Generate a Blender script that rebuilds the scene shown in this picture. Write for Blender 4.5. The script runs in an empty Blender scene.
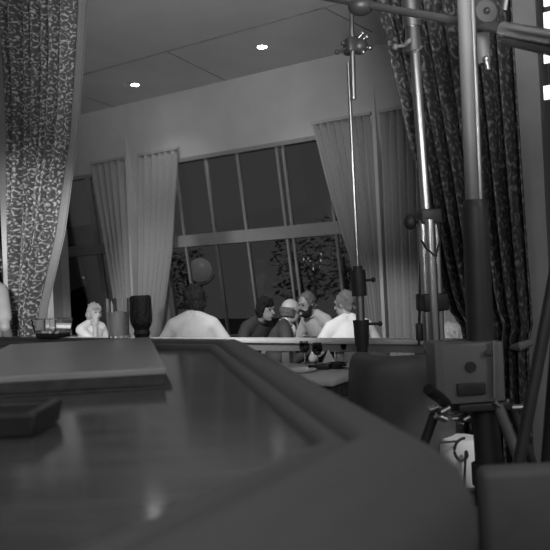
import bpy, bmesh, math, random
from math import sin, cos, pi, radians, sqrt, atan2
from mathutils import Vector as V, Matrix as M
random.seed(7)
sc = bpy.context.scene
C = sc.collection

# ------------------------------------------------------------------ camera model
F, ROLL, PITCH, EYE = 700.0, radians(2.7), radians(.4), 1.34
TH = radians(32.0); KL = .144; DW = 9.0
RD = V((cos(TH), -sin(TH), 0)); ND = V((-sin(TH), -cos(TH), 0)); P0 = V((0, DW, 0))

def ray(px, py):
    xc = (px - 275) / F; yc = (275 - py) / F
    a = xc * cos(ROLL) + yc * sin(ROLL); u = -xc * sin(ROLL) + yc * cos(ROLL)
    return V((a, cos(PITCH) - u * sin(PITCH), sin(PITCH) + u * cos(PITCH)))
def at(px, py, y):
    d = ray(px, py); return V((0, 0, EYE)) + d * (y / d.y)
def on_z(px, py, z):
    d = ray(px, py); return V((0, 0, EYE)) + d * ((z - EYE) / d.z)
def hit(px, py, off=0.0, k=0.0):
    d = ray(px, py); c = V((0, 0, EYE))
    t = (off + (P0 - c).dot(ND)) / (d.dot(ND) - k * d.z)
    q = c + d * t
    return (q - P0).dot(RD), q.z, q.y
def WP(s, off, z):
    p = P0 + RD * s + ND * off; return V((p.x, p.y, z))
def LP(s, off, z): return WP(s, off + KL * (z - 1.34), z)
WALLYAW = -TH      # rotation about z that turns +X into RD

cam = bpy.data.cameras.new('camera'); co = bpy.data.objects.new('camera', cam); C.objects.link(co)
cam.sensor_width = 36; cam.lens = F / 550 * 36; cam.clip_start = .02
X = V((cos(ROLL), 0, -sin(ROLL)))
Zt = V((0, -sin(PITCH), cos(PITCH))); fw = V((0, cos(PITCH), sin(PITCH)))
X = V((cos(ROLL), sin(ROLL)*sin(PITCH), -sin(ROLL)*cos(PITCH)))
Y = fw.cross(X) * -1
m = M((X, Y, -fw)).transposed().to_4x4(); m.translation = (0, 0, EYE)
co.matrix_world = m; sc.camera = co
cam.dof.use_dof = True; cam.dof.focus_distance = 4.6; cam.dof.aperture_fstop = 4.0

# ------------------------------------------------------------------ materials
def mat(name, col, rough=.6, metal=0.0, noise=.12, scale=8.0, spec=.5, bump=0.0, coat=0.0, trans=0.0, emit=0.0, stretch=None, sheen=0.0):
    mt = bpy.data.materials.new(name); mt.use_nodes = True
    nt = mt.node_tree; b = nt.nodes['Principled BSDF']
    b.inputs['Roughness'].default_value = rough; b.inputs['Metallic'].default_value = metal
    b.inputs['Specular IOR Level'].default_value = spec
    b.inputs['Coat Weight'].default_value = coat; b.inputs['Transmission Weight'].default_value = trans
    if sheen: b.inputs['Sheen Weight'].default_value = sheen
    tc = nt.nodes.new('ShaderNodeTexCoord'); mp = nt.nodes.new('ShaderNodeMapping')
    nt.links.new(tc.outputs['Object'], mp.inputs[0])
    if stretch: mp.inputs['Scale'].default_value = stretch
    nz = nt.nodes.new('ShaderNodeTexNoise'); nz.inputs['Scale'].default_value = scale; nz.inputs['Detail'].default_value = 4
    nt.links.new(mp.outputs[0], nz.inputs['Vector'])
    rp = nt.nodes.new('ShaderNodeValToRGB')
    lo, hi = col * (1 - noise), col * (1 + noise)
    rp.color_ramp.elements[0].position = .3; rp.color_ramp.elements[1].position = .7
    rp.color_ramp.elements[0].color = (lo, lo, lo, 1); rp.color_ramp.elements[1].color = (hi, hi, hi, 1)
    nt.links.new(nz.outputs['Fac'], rp.inputs[0]); nt.links.new(rp.outputs[0], b.inputs['Base Color'])
    if bump:
        bp = nt.nodes.new('ShaderNodeBump'); bp.inputs['Strength'].default_value = bump; bp.inputs['Distance'].default_value = .01
        nt.links.new(nz.outputs['Fac'], bp.inputs['Height']); nt.links.new(bp.outputs[0], b.inputs['Normal'])
    if emit:
        b.inputs['Emission Color'].default_value = (1, 1, 1, 1); b.inputs['Emission Strength'].default_value = emit
    return mt

def brocade(name, base, fig, scale=1.0):
    mt = bpy.data.materials.new(name); mt.use_nodes = True
    nt = mt.node_tree; b = nt.nodes['Principled BSDF']; b.inputs['Roughness'].default_value = .55
    N = lambda t: nt.nodes.new(t); L = nt.links.new
    uv = N('ShaderNodeUVMap'); uv.uv_map = 'uv'
    mp = N('ShaderNodeMapping'); mp.inputs['Scale'].default_value = (scale, scale, 1); L(uv.outputs[0], mp.inputs[0])
    nz = N('ShaderNodeTexNoise'); nz.inputs['Scale'].default_value = 9; L(mp.outputs[0], nz.inputs['Vector'])
    mix = N('ShaderNodeMixRGB'); mix.blend_type = 'ADD'; mix.inputs[0].default_value = .10
    L(mp.outputs[0], mix.inputs[1]); L(nz.outputs['Color'], mix.inputs[2])
    vo = N('ShaderNodeTexVoronoi'); vo.inputs['Scale'].default_value = 6.5; vo.inputs['Randomness'].default_value = .55; L(mix.outputs[0], vo.inputs['Vector'])
    mu = N('ShaderNodeMath'); mu.operation = 'MULTIPLY'; mu.inputs[1].default_value = 19; L(vo.outputs['Distance'], mu.inputs[0])
    sn = N('ShaderNodeMath'); sn.operation = 'SINE'; L(mu.outputs[0], sn.inputs[0])
    n2 = N('ShaderNodeTexNoise'); n2.inputs['Scale'].default_value = 20; n2.inputs['Detail'].default_value = 5; L(mp.outputs[0], n2.inputs['Vector'])
    ad = N('ShaderNodeMath'); ad.operation = 'MULTIPLY_ADD'; ad.inputs[1].default_value = .10; L(sn.outputs[0], ad.inputs[0]); L(n2.outputs['Fac'], ad.inputs[2])
    rp = N('ShaderNodeValToRGB'); e = rp.color_ramp.elements
    e[0].position = .50; e[1].position = .70
    e[0].color = (base,) * 3 + (1,); e[1].color = (fig,) * 3 + (1,)
    L(ad.outputs[0], rp.inputs[0]); L(rp.outputs[0], b.inputs['Base Color'])
    return mt

def glassm(name, col=1.0, rough=0.0, ior=1.45, alpha=None):
    mt = bpy.data.materials.new(name); mt.use_nodes = True
    b = mt.node_tree.nodes['Principled BSDF']; nt = mt.node_tree
    b.inputs['Transmission Weight'].default_value = 1; b.inputs['Roughness'].default_value = rough; b.inputs['IOR'].default_value = ior
    nz = nt.nodes.new('ShaderNodeTexNoise'); nz.inputs['Scale'].default_value = 3
    rp = nt.nodes.new('ShaderNodeValToRGB'); rp.color_ramp.elements[0].color = (col * .96,) * 3 + (1,); rp.color_ramp.elements[1].color = (col,) * 3 + (1,)
    nt.links.new(nz.outputs['Fac'], rp.inputs[0]); nt.links.new(rp.outputs[0], b.inputs['Base Color'])
    return mt

MT = dict(
    ceiling=mat('ceiling_paint', .66, .9, scale=2, noise=.05),
    wall=mat('wall_paint', .52, .9, scale=3, noise=.05),
    trim=mat('trim_paint', .40, .6, noise=.05),
    seam=mat('seam_shadow_gap', .22, .9),
    mull=mat('mullion_metal', .28, .45, noise=.06),
    transom=mat('transom_paint', .27, .6, noise=.05),
    floor=mat('carpet', .10, .95, scale=60, noise=.4, bump=.4),
    ground=mat('terrace', .05, .9, scale=4, noise=.3),
    curtain=mat('curtain_cloth', .33, .85, scale=40, noise=.06),
    lining=mat('drape_lining', .20, .85, scale=40, noise=.06),
    brocade=brocade('brocade', .075, .52, 2.1),
    brocade2=brocade('dark_brocade', .042, .24, 1.4),
    pil=mat('pilaster_paint', .55, .6, noise=.04),
    panelr=mat('panel_paint', .33, .6, noise=.05),
    beam=mat('valance_dark', .05, .8),
    wood=mat('polished_dark_wood', .095, .13, scale=6, noise=.35, stretch=(1, 8, 1), spec=.6),
    vinyl=mat('padded_vinyl', .105, .43, scale=120, noise=.06, bump=.06, spec=.5),
    board=mat('panel_top_wood', .31, .30, scale=5, noise=.12, stretch=(1, 7, 1)),
    boarde=mat('panel_core', .045, .6, scale=30, noise=.4),
    black=mat('black_metal', .035, .45, noise=.2),  # black lifted in its colour to imitate film veil
    dark=mat('dark_plastic', .02, .3, noise=.2),
    net=mat('netted_glass', .012, .5, scale=90, noise=.6, bump=.6),
    chrome=mat('chrome', .62, .30, metal=1, noise=.04),
    steel=mat('dull_steel', .38, .38, metal=1, noise=.1),
    greybox=mat('grey_enamel', .16, .45, noise=.06), boomgrey=mat('boom_enamel', .07, .4, noise=.06),
    rail=mat('rail_paint', .72, .4, noise=.04),
    seat=mat('chair_vinyl', .085, .55, scale=20, noise=.1),
    skin=mat('skin', .34, .5, noise=.06, scale=20),
    skinp=mat('pale_skin', .44, .5, noise=.06, scale=20),
    hair=mat('dark_hair', .022, .8, spec=.12, scale=70, noise=.5, bump=.5),
    hairg=mat('grey_hair', .16, .8, spec=.12, scale=70, noise=.3, bump=.5),
    hairb=mat('blond_hair', .40, .8, spec=.12, scale=70, noise=.3, bump=.5),
    hairm=mat('brown_hair', .12, .8, spec=.12, scale=70, noise=.3, bump=.5),
    eye=mat('eye_dark', .02, .2),
    lip=mat('lip', .22, .5),
    white=mat('white_shirt', .82, .8, scale=14, noise=.04),
    offw=mat('pale_shirt', .52, .8, scale=14, noise=.05),
    greyc=mat('grey_cloth', .36, .85, scale=14, noise=.06),
    pat=mat('patterned_cloth', .22, .85, scale=45, noise=.6),
    darkc=mat('dark_cloth', .045, .8, scale=20, noise=.15),
    trous=mat('trouser_cloth', .05, .85, scale=20, noise=.15),
    linen=mat('table_linen', .74, .8, noise=.04),
    plate=mat('china', .75, .25, noise=.03),
    tabletop=mat('table_laminate', .58, .4, noise=.1, stretch=(1, 6, 1)),
    leaf=mat('leaf', .30, .5, scale=10, noise=.4),
    bark=mat('bark', .07, .8),
    glass=glassm('clear_glass'), dglass=glassm('dark_glass', .25),
    drink=mat('cloudy_drink', .80, .35, noise=.04),
    pane=None, lamp=mat('lamp_white', .8, .5, emit=40.0), lit=mat('lit_panel', .8, .5, emit=1.1), spark=mat('bulb_and_glint', .8, .5, emit=.9),  # spark: small terrace bulbs, and glow imitating reflected chandelier glints
    globe=mat('globe_reflection_glow', .40, .35, noise=.25, scale=6, emit=.13),  # glow stands in for a lamp reflected in the window
)
# window glass: tinted to keep the night dark under the raised world fill, a weak mirror
pm = bpy.data.materials.new('window_glass'); pm.use_nodes = True
nt = pm.node_tree; nt.nodes.remove(nt.nodes['Principled BSDF'])
tr = nt.nodes.new('ShaderNodeBsdfTransparent'); tr.inputs[0].default_value = (.52, .52, .52, 1)
gl = nt.nodes.new('ShaderNodeBsdfGlossy'); gl.inputs['Roughness'].default_value = .02
fr = nt.nodes.new('ShaderNodeFresnel'); fr.inputs[0].default_value = 1.35
mx = nt.nodes.new('ShaderNodeMixShader'); nt.links.new(fr.outputs[0], mx.inputs[0]); nt.links.new(tr.outputs[0], mx.inputs[1]); nt.links.new(gl.outputs[0], mx.inputs[2])
nt.links.new(mx.outputs[0], nt.nodes['Material Output'].inputs[0]); MT['pane'] = pm

# ------------------------------------------------------------------ mesh building
class MB:
    def __init__(s): s.bm = bmesh.new()
    def poly(s, vs): return s.bm.faces.new([s.bm.verts.new(v) for v in vs])
    def hexa(s, p):            # 8 corners: bottom 4 ccw, top 4 ccw
        v = [s.bm.verts.new(q) for q in p]
        for f in ((0,3,2,1),(4,5,6,7),(0,1,5,4),(1,2,6,5),(2,3,7,6),(3,0,4,7)): s.bm.faces.new([v[i] for i in f])
    def box(s, c, d, rz=0, mtx=None, bev=0.0):
        m = mtx if mtx is not None else M.Translation(c) @ M.Rotation(rz, 4, 'Z')
        r = bmesh.ops.create_cube(s.bm, size=1, matrix=m @ M.Diagonal((d[0], d[1], d[2], 1)))
        if bev:
            es = list({e for v in r['verts'] for e in v.link_edges})
            bmesh.ops.bevel(s.bm, geom=es, offset=bev, segments=3, profile=.5, affect='EDGES')
    def tube(s, a, b, r0, r1=None, n=16):
        a, b = V(a), V(b); r1 = r0 if r1 is None else r1; d = b - a
        q = d.to_track_quat('Z', 'Y').to_matrix().to_4x4()
        bmesh.ops.create_cone(s.bm, cap_ends=True, segments=n, radius1=r0, radius2=r1, depth=d.length, matrix=M.Translation((a + b) / 2) @ q)
    def path(s, pts, r, n=10):
        pts = [V(p) for p in pts]; rings = []
        for i, p in enumerate(pts):
            d = (pts[min(i + 1, len(pts) - 1)] - pts[max(i - 1, 0)]).normalized()
            q = d.to_track_quat('Z', 'Y'); rr = r[i] if isinstance(r, (list, tuple)) else r
            rings.append([s.bm.verts.new(p + q @ V((rr * cos(2*pi*k/n), rr * sin(2*pi*k/n), 0))) for k in range(n)])
        for A, B in zip(rings, rings[1:]):
            for k in range(n): s.bm.faces.new((A[k], A[(k+1) % n], B[(k+1) % n], B[k]))
        s.bm.faces.new(rings[0][::-1]); s.bm.faces.new(rings[-1])
    def lathe(s, c, prof, n=28, axis='Z'):
        c = V(c); rings = []
        for r, z in prof:
            if r < 1e-6: rings.append([s.bm.verts.new(c + V((0, 0, z)))])
            else: rings.append([s.bm.verts.new(c + V((r * cos(2*pi*k/n), r * sin(2*pi*k/n), z))) for k in range(n)])
        for A, B in zip(rings, rings[1:]):
            for k in range(n):
                a = [A[0]] if len(A) == 1 else [A[k], A[(k+1) % n]]
                b = [B[0]] if len(B) == 1 else [B[(k+1) % n], B[k]]
                if len(a) + len(b) > 2: s.bm.faces.new(a + b)
    def ell(s, c, r, rot=None, n=16):
        mt_ = M.Translation(c) @ (rot.to_4x4() if rot is not None else M.Identity(4)) @ M.Diagonal((r[0], r[1], r[2], 1))
        bmesh.ops.create_uvsphere(s.bm, u_segments=n, v_segments=max(8, n * 3 // 4), radius=1, matrix=mt_)
    def cap(s, a, b, r0, r1=None, n=12):    # tapered capsule
        a, b = V(a), V(b); r1 = r0 if r1 is None else r1
        s.tube(a, b, r0, r1, n); s.ell(a, (r0,) * 3, n=n); s.ell(b, (r1,) * 3, n=n)
    def build(s, name, mt_, parent=None, smooth=40, bev=0, fix=True):
        if fix: bmesh.ops.recalc_face_normals(s.bm, faces=s.bm.faces)
        me = bpy.data.meshes.new(name); s.bm.to_mesh(me); s.bm.free()
        if parent is not None: me.transform(M.Translation(-wloc(parent)))
        if mt_ is not None: me.materials.append(mt_)
        if smooth and len(me.polygons):
            me.polygons.foreach_set('use_smooth', [True] * len(me.polygons)); me.set_sharp_from_angle(angle=radians(smooth))
        o = bpy.data.objects.new(name, me); C.objects.link(o)
        if parent is not None: o.parent = parent
        if bev:
            bv = o.modifiers.new('bevel', 'BEVEL'); bv.width = bev; bv.segments = 3; bv.limit_method = 'ANGLE'
        return o
def wloc(o):
    p = V((0, 0, 0))
    while o is not None: p = p + o.location; o = o.parent
    return p
def tag(o, label=None, cat=None, group=None, kind=None):
    for k, v in (('label', label), ('category', cat), ('group', group), ('kind', kind)):
        if v: o[k] = v
    return o
def thing(name, loc, label, cat, group=None):
    o = bpy.data.objects.new(name, None); o.empty_display_size = .1; C.objects.link(o); o.location = loc
    return tag(o, label, cat, group)
def one(mb, name, mt_, label, cat, group=None, **kw): return tag(mb.build(name, mt_, **kw), label, cat, group)
def struct(mb, name, mt_, **kw): return tag(mb.build(name, mt_, **kw), kind='structure')
def dup(o, parent=None):
    c = o.copy(); C.objects.link(c)
    if parent is not None: c.parent = parent
    for ch in list(o.children): dup(ch, c)
    return c
def place(proto, used, loc, rz, label, group=None):
    o = proto if not used else dup(proto)
    o.location = loc; o.rotation_euler = (0, 0, rz); o['label'] = label
    if group: o['group'] = group
    return o

def lbox(mb, s0, s1, z0, z1, o0, o1):       # box in the leaning window wall
    mb.hexa([LP(s0, o0, z0), LP(s1, o0, z0), LP(s1, o1, z0), LP(s0, o1, z0), LP(s0, o0, z1), LP(s1, o0, z1), LP(s1, o1, z1), LP(s0, o1, z1)])
def wbox(mb, s0, s1, z0, z1, o0, o1):       # upright box parallel to the window wall
    mb.hexa([WP(s0, o0, z0), WP(s1, o0, z0), WP(s1, o1, z0), WP(s0, o1, z0), WP(s0, o0, z1), WP(s1, o0, z1), WP(s1, o1, z1), WP(s0, o1, z1)])

# ------------------------------------------------------------------ room shell
ZC, ZH, ZS = 3.90, 3.04, .55
SL, SR = -6.2, 5.0
FINS = (hit(125, 138, .31)[0], hit(372, 84, .31)[0])
def ceil_off(px, py, z=ZC):
    q = on_z(px, py, z); return (q - P0).dot(ND), (q - P0).dot(RD)
OA = (ceil_off(168, 52)[0] + ceil_off(325, 8)[0]) / 2
mb = MB()
mb.poly([WP(-9, 13.5, 0), WP(9, 13.5, 0), WP(9, -.19, 0), WP(-9, -.19, 0)]); struct(mb, 'floor', MT['floor'])
mb = MB(); mb.poly([WP(-14, -.35, -.05), WP(14, -.35, -.05), WP(14, -14, -.05), WP(-14, -14, -.05)]); struct(mb, 'terrace_ground', MT['ground'])
mb = MB()
wbox(mb, -9, 9, ZC, ZC + .3, .2, OA)
ceil = struct(mb, 'ceiling', MT['ceiling'])
mb = MB(); wbox(mb, -9, 9, ZC + .012, ZC + .3, OA, 13.5); tag(mb.build('upper_panel', MT['ceiling'], ceil))
def seam(a, b):
    oa, sa = ceil_off(*a); ob, sb = ceil_off(*b); mb = MB()
    mb.tube(WP(sa, oa, ZC), WP(sb, ob, ZC), .007, n=8); mb.build('seam', MT['seam'], ceil)
seam((168, 52), (225, 80)); seam((85, 97), (119, 108)); seam((325, 8), (372, 32))
mb = MB(); wbox(mb, -7, 7, ZC, ZC + .012, OA, OA + .012); mb.build('edge_lip', MT['seam'], ceil)
mb = MB()
lbox(mb, -9, 9, ZH, ZC + .02, -.15, 0); lbox(mb, -9, 9, 0, ZS, -.15, 0)
lbox(mb, -9, SL, ZS, ZH, -.15, 0); lbox(mb, SR, 9, ZS, ZH, -.15, 0)
for f in FINS: lbox(mb, f - .05, f + .38, ZS, ZH, -.15, 0)
struct(mb, 'wall_back', MT['wall'])
for f in FINS:                                # thin upright fins that run out where the wall leans forward
    mb = MB(); h = .02; top = 3.50; fo = KL * (top - 1.34)
    a = [WP(f - h, -.19, 0), WP(f - h, fo, 0), WP(f - h, fo, top)]; b = [WP(f + h, -.19, 0), WP(f + h, fo, 0), WP(f + h, fo, top)]
    mb.poly(a); mb.poly(b[::-1]); mb.poly([a[1], b[1], b[2], a[2]]); mb.poly([a[0], a[2], b[2], b[0]]); mb.poly([a[0], b[0], b[1], a[1]])
    bmesh.ops.remove_doubles(mb.bm, verts=mb.bm.verts, dist=1e-5)
    struct(mb, 'trim_%d' % (1 + FINS.index(f)), MT['wall'])

def window(n, s0, s1, mulls):
    mb = MB(); lbox(mb, s0, s1, ZH - .05, ZH, -.10, .02); lbox(mb, s0, s1, ZS, ZS + .06, -.10, .04)
    lbox(mb, s0, s0 + .05, ZS + .06, ZH - .05, -.10, .02); lbox(mb, s1 - .05, s1, ZS + .06, ZH - .05, -.10, .02)
    w = struct(mb, 'window_%d' % n, MT['mull'])
    mb = MB(); lbox(mb, s0 + .05, s1 - .05, 1.850, 2.005, -.08, .07); mb.build('transom', MT['transom'], w)
    for s, hw in mulls:
        for z0, z1 in ((ZS + .06, 1.85), (2.005, ZH - .05)):
            mb = MB(); lbox(mb, s - hw, s + hw, z0, z1, -.06, -.01); mb.build('mullion', MT['mull'], w)
    mb = MB(); lbox(mb, s0 + .05, s1 - .05, ZS + .06, ZH - .05, -.045, -.037); mb.build('pane', MT['pane'], w)
window(1, SL, FINS[0] - .05, [(-5.4, .025), (-4.25, .025), (-3.09, .045)])
window(2, FINS[0] + .38, FINS[1] - .05, [(-1.40, .014), (-.875, .014), (-.36, .014), (.24, .014), (.33, .014), (.93, .014)])
window(3, FINS[1] + .38, SR, [(2.7, .022), (3.3, .05), (3.9, .022)])

# ------------------------------------------------------------------ curtains and drapes
def interp(pts, z):          # pts: (s, z) sorted by falling z
    if z >= pts[0][1]:
        a, b = pts[0], pts[1]
    elif z <= pts[-1][1]: return pts[-1][0]
    else:
        for a, b in zip(pts, pts[1:]):
            if a[1] >= z >= b[1]: break
    t = (a[1] - z) / (a[1] - b[1]) if a[1] != b[1] else 0
    return a[0] + (b[0] - a[0]) * t
def cloth(off, Lpx, Rpx, ztop, zbot, folds, amp, width, seed=0, top_taper=1.0, nu=None):
    Ls = [hit(x, y, off)[:2] for x, y in Lpx]; Rs = [hit(x, y, off)[:2] for x, y in Rpx]
    nu = nu or folds * 10; nv = 40; mb = MB(); bm = mb.bm; uvl = bm.loops.layers.uv.new('uv'); rnd = random.Random(seed)
    ph = [rnd.uniform(-.9, .9) for _ in range(folds + 2)]; am = [rnd.uniform(.6, 1.25) for _ in range(folds + 2)]
    g = []
    for j in range(nv + 1):
        z = ztop + (zbot - ztop) * j / nv; a, b = interp(Ls, z), interp(Rs, z); row = []
        for i in range(nu + 1):
            u = i / nu; k = u * folds; ki = int(min(k, folds)); fr_ = k - ki
            A = (am[ki] * (1 - fr_) + am[ki + 1] * fr_) * amp; P = ph[ki] * (1 - fr_) + ph[ki + 1] * fr_
            o = A * sin(2 * pi * k + P * .6 + .25 * sin(2.2 * z + seed)) + .3 * A * sin(4 * pi * k + P)
            row.append((bm.verts.new(WP(a + (b - a) * u, off + o, z)), (u * width + seed, z)))
        g.append(row)
    for j in range(nv):
        for i in range(nu):
            q = [g[j][i], g[j + 1][i], g[j + 1][i + 1], g[j][i + 1]]
            f = bm.faces.new([v[0] for v in q])
            for lp, v in zip(f.loops, q): lp[uvl].uv = v[1]
    return mb
def thick(o, t=.006):
    sd = o.modifiers.new('cloth', 'SOLIDIFY'); sd.thickness = t; sd.offset = 0; return o

CO = .285
for nm, Lp, Rp, folds, lab, sd in (
    ('l', [(92, 168), (100, 215), (113, 290), (119, 335)], [(124, 162), (130, 290), (132, 335)], 5, 'pale pleated window curtain left of the left wall fin', 1),
    ('m', [(139, 156), (140, 250), (139, 335)], [(178.5, 150), (172, 250), (160, 335)], 6, 'pale pleated window curtain behind the tumbler, right of the left wall fin', 2),
    ('n', [(312, 122), (331, 195), (352, 262), (366, 335)], [(371, 113), (384, 335)], 8, 'pale pleated window curtain with slanting left edge, left of the right wall fin', 3),
    ('r', [(379, 108), (389, 335)], [(470, 95), (470, 335)], 10, 'pale pleated window curtain partly hidden behind the dark patterned drape', 4)):
    mb = cloth(CO, Lp, Rp, 3.16, .06, folds, .035, folds * .2, sd, nu=folds * 12)
    root = one(mb, 'window_curtain', MT['curtain'], lab, 'curtain', 'pale curtains of the window wall', smooth=80, fix=False); thick(root)
    # heading tape on top
    zt = 3.16; s0 = hit(*Lp[0], CO)[0]; s1 = hit(*Rp[0], CO)[0]
    mb = MB(); wbox(mb, s0, s1, zt, zt + .035, CO - .03, CO + .03); mb.build('curtain_track', MT['trim'], root)

RO = 3.42                                    # the line of the rail and the two big drapes
DO = RO + .55
mb = cloth(DO, [(11, 0), (18, 200), (23.5, 335)], [(79, 0), (76, 60), (70, 140), (56, 235), (41, 305), (37, 335)], 3.89, .05, 7, .10, 2.0, 5, nu=100)
dl = one(mb, 'patterned_drape', MT['brocade'], 'dark patterned floor drape beside the bright pilaster, with plain lining on its right edge', 'drape', 'big patterned drapes', smooth=80, fix=False); thick(dl)
mb = cloth(DO, [(79, 0), (76, 60), (70, 140), (56, 235), (41, 305), (37, 335)], [(88, 0), (84, 60), (79, 130), (65, 235), (49, 305), (44, 335)], 3.89, .05, 1, .012, .3, 6, nu=12)
thick(mb.build('lining', MT['lining'], dl, smooth=80, fix=False))['label'] = 'plain pale lining edge'
mb = cloth(RO, [(377, 0), (399, 90), (417, 165), (437, 260), (444, 292), (452, 312), (464, 328), (466, 350), (462, 400)], [(511, 0), (520, 150), (526, 250), (531, 330), (526, 345), (529, 400)], 3.88, .05, 8, .085, 2.4, 9, nu=110)
dr = one(mb, 'patterned_drape', MT['brocade2'], 'dark patterned floor drape behind the chrome film stands, swept back to the right', 'drape', 'big patterned drapes', smooth=80, fix=False); thick(dr)
s0 = hit(517, 346, RO)[0]; s1 = hit(531, 341, RO)[0]; zt = hit(524, 344, RO)[1]
mb = MB(); mb.path([WP(s0 - .01, RO + .07, zt - .012), WP((s0 + s1) / 2, RO + .11, zt - .004), WP(s1 + .01, RO + .05, zt + .014)], [.016, .028, .02])
mb.build('tieback', MT['lining'], dr)
# header the drapes hang from
s_l = hit(94, 3, DO - .1)
mb = MB(); wbox(mb, -7.5, -.6, s_l[1], ZC + .06, DO - .12, DO + .16); struct(mb, 'trim_3', MT['beam'])
mb = MB(); wbox(mb, .6, 5.5, 3.8, ZC + .06, RO - .12, RO + .14); struct(mb, 'trim_4', MT['beam'])

# pilasters each side, lit screens beyond
mb = MB(); a = hit(0, 200, RO - .12)[0]; b = hit(22, 330, RO - .12)[0]
wbox(mb, a, b + .1, 0, 3.8, RO - .42, RO - .12); struct(mb, 'wall_left', MT['pil'])
mb = MB(); a = hit(513, 200, RO - .2)[0]; b = hit(545, 200, RO - .2)[0]
wbox(mb, a - .1, b, 0, 3.8, RO - .5, RO - .2); wr = struct(mb, 'wall_right', MT['panelr'])
def screen(sa, sb, off, name_label, spots):
    root = thing('lattice_screen', WP((sa + sb) / 2, off, 0), name_label, 'screen')
    mb = MB(); wbox(mb, sa, sb, 0, 3.75, off - .05, off); mb.build('screen_board', MT['beam'], root)
    for s, z, w, h in spots:
        mb = MB(); wbox(mb, s - w / 2, s + w / 2, z - h / 2, z + h / 2, off, off + .012); mb.build('lit_pane', MT['lit'], root)
off = RO - .15; sa = hit(548, 60, off)[0]
sp = [(*hit(552, y, off)[:2], .09, h * .0062) for y, h in ((1, 8), (20, 16), (55, 14), (92, 13), (-20, 14))]
sp += [(s + .16, z + .04, w, h) for s, z, w, h in sp]
screen(sa, sa + .5, off, 'dark lattice screen with bright lit panes at the right edge of the picture', sp)
# pale post right of the left window seen between drape and glass
mb = MB(); a = hit(44, 300, .5)[0]; b = hit(63, 300, .5)[0]
q0, q1 = WP(a, .5, 0), WP(b, .5, 0)
wbox(mb, a - .1, b, 0, 2.25, .36, .5); one(mb, 'white_post', MT['offw'], 'bright white flat post showing between the left drape and the dark window', 'post')

# ------------------------------------------------------------------ rail
zr = .915; s0 = hit(20, 330, RO)[0]; s1 = hit(449, 345, RO)[0]
mid = WP((s0 + s1) / 2, RO, 0)
rl = thing('guard_rail', mid, 'long pale guard rail running behind the bar in front of the seated guests', 'rail')
RW = RO - .10
mb = MB(); wbox(mb, s0, s1, zr - .03, zr, RW - .07, RW + .07); mb.build('top_rail', MT['rail'], rl, bev=.008)
mb = MB(); wbox(mb, s0, s1, zr - .085, zr - .031, RW - .045, RW + .045); mb.build('rail_fascia', MT['transom'], rl)
for i, px in enumerate((60, 150, 287, 420)):
    s = hit(px, 340, RW)[0]; mb = MB(); wbox(mb, s - .03, s + .03, 0, zr - .086, RW - .03, RW + .03); mb.build('post', MT['transom'], rl)
mb = MB(); wbox(mb, s1 - .05, s1, 0, zr - .086, RW - .04, RW + .04); mb.build('end_post', MT['rail'], rl)

# ------------------------------------------------------------------ ceiling lights
proto = None
for i, (px, py, lab) in enumerate(((262, 46, 'small round glowing ceiling downlight, the right of the two'), (135, 84, 'small round glowing ceiling downlight, the left of the two nearer the drape'))):
    q = on_z(px, py, ZC)
    if proto is None:
        proto = thing('ceiling_light', (0, 0, 0), lab, 'ceiling light', 'round ceiling downlights')
        mb = MB(); mb.lathe((0, 0, 0), [(.052, 0), (.07, 0), (.072, -.008), (.052, -.012), (.052, 0)]); mb.build('trim_ring', MT['trim'], proto)
        mb = MB(); mb.lathe((0, 0, 0), [(0, -.001), (.050, -.001), (.050, -.013), (.03, -.017), (0, -.019)]); mb.build('diffuser', MT['lamp'], proto)
    place(proto, i > 0, q, 0, lab)
    ld = bpy.data.lights.new('downlight_beam', 'SPOT'); ld.energy = 26; ld.spot_size = radians(120); ld.spot_blend = .8; ld.shadow_soft_size = .05
    lo = bpy.data.objects.new('downlight_beam', ld); C.objects.link(lo); lo.location = q - V((0, 0, .03))

# ------------------------------------------------------------------ bar counter
ZB = 1.10
A = on_z(209, 350, ZB); B = on_z(317, 449, ZB); Cc = on_z(135, 531, ZB)
d1 = (Cc - B).normalized(); farl = on_z(20, 345, ZB)
dA = (on_z(140, 348.5, ZB) - A).normalized()
D = A + dA * 3.2; Cx = B + d1 * 2.1; E = Cx + V((-1.4, .1, 0))
poly = [A, D, V((D.x - .1, E.y, ZB)), E, Cx, B]      # ccw seen from above? order fixed below
def area(p): return sum(p[i].x * p[(i+1) % len(p)].y - p[(i+1) % len(p)].x * p[i].y for i in range(len(p)))
if area(poly) < 0: poly = poly[::-1]
bar = thing('bar_counter', (sum(p.x for p in poly) / len(poly), sum(p.y for p in poly) / len(poly), 0), 'large polished dark bar counter with thick padded vinyl rim filling the foreground', 'bar counter')
mb = MB(); mb.bm.faces.new([mb.bm.verts.new((p.x, p.y, ZB)) for p in poly])
r_ = bmesh.ops.extrude_face_region(mb.bm, geom=mb.bm.faces[:]); 
for v in r_['geom']:
    if isinstance(v, bmesh.types.BMVert): v.co.z -= .05
mb.build('counter_top', MT['wood'], bar, smooth=30)
def near_edge(a, b): return (a - B).length < .01 and (b - Cx).length < .01 or (b - B).length < .01 and (a - Cx).length < .01
def offset_poly(p, w):
    n = len(p); out = []
    for i in range(n):
        a, b, c = p[i - 1], p[i], p[(i + 1) % n]
        e1 = (b - a).normalized(); e2 = (c - b).normalized(); n1 = V((e1.y, -e1.x, 0)); n2 = V((e2.y, -e2.x, 0))
        w1 = w * (1.5 if near_edge(a, b) else 1); w2 = w * (1.5 if near_edge(b, c) else 1)
        det = n1.x * n2.y - n1.y * n2.x
        out.append(b + V(((w1 * n2.y - w2 * n1.y) / det, (n1.x * w2 - n2.x * w1) / det, 0)))
    return out
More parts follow.
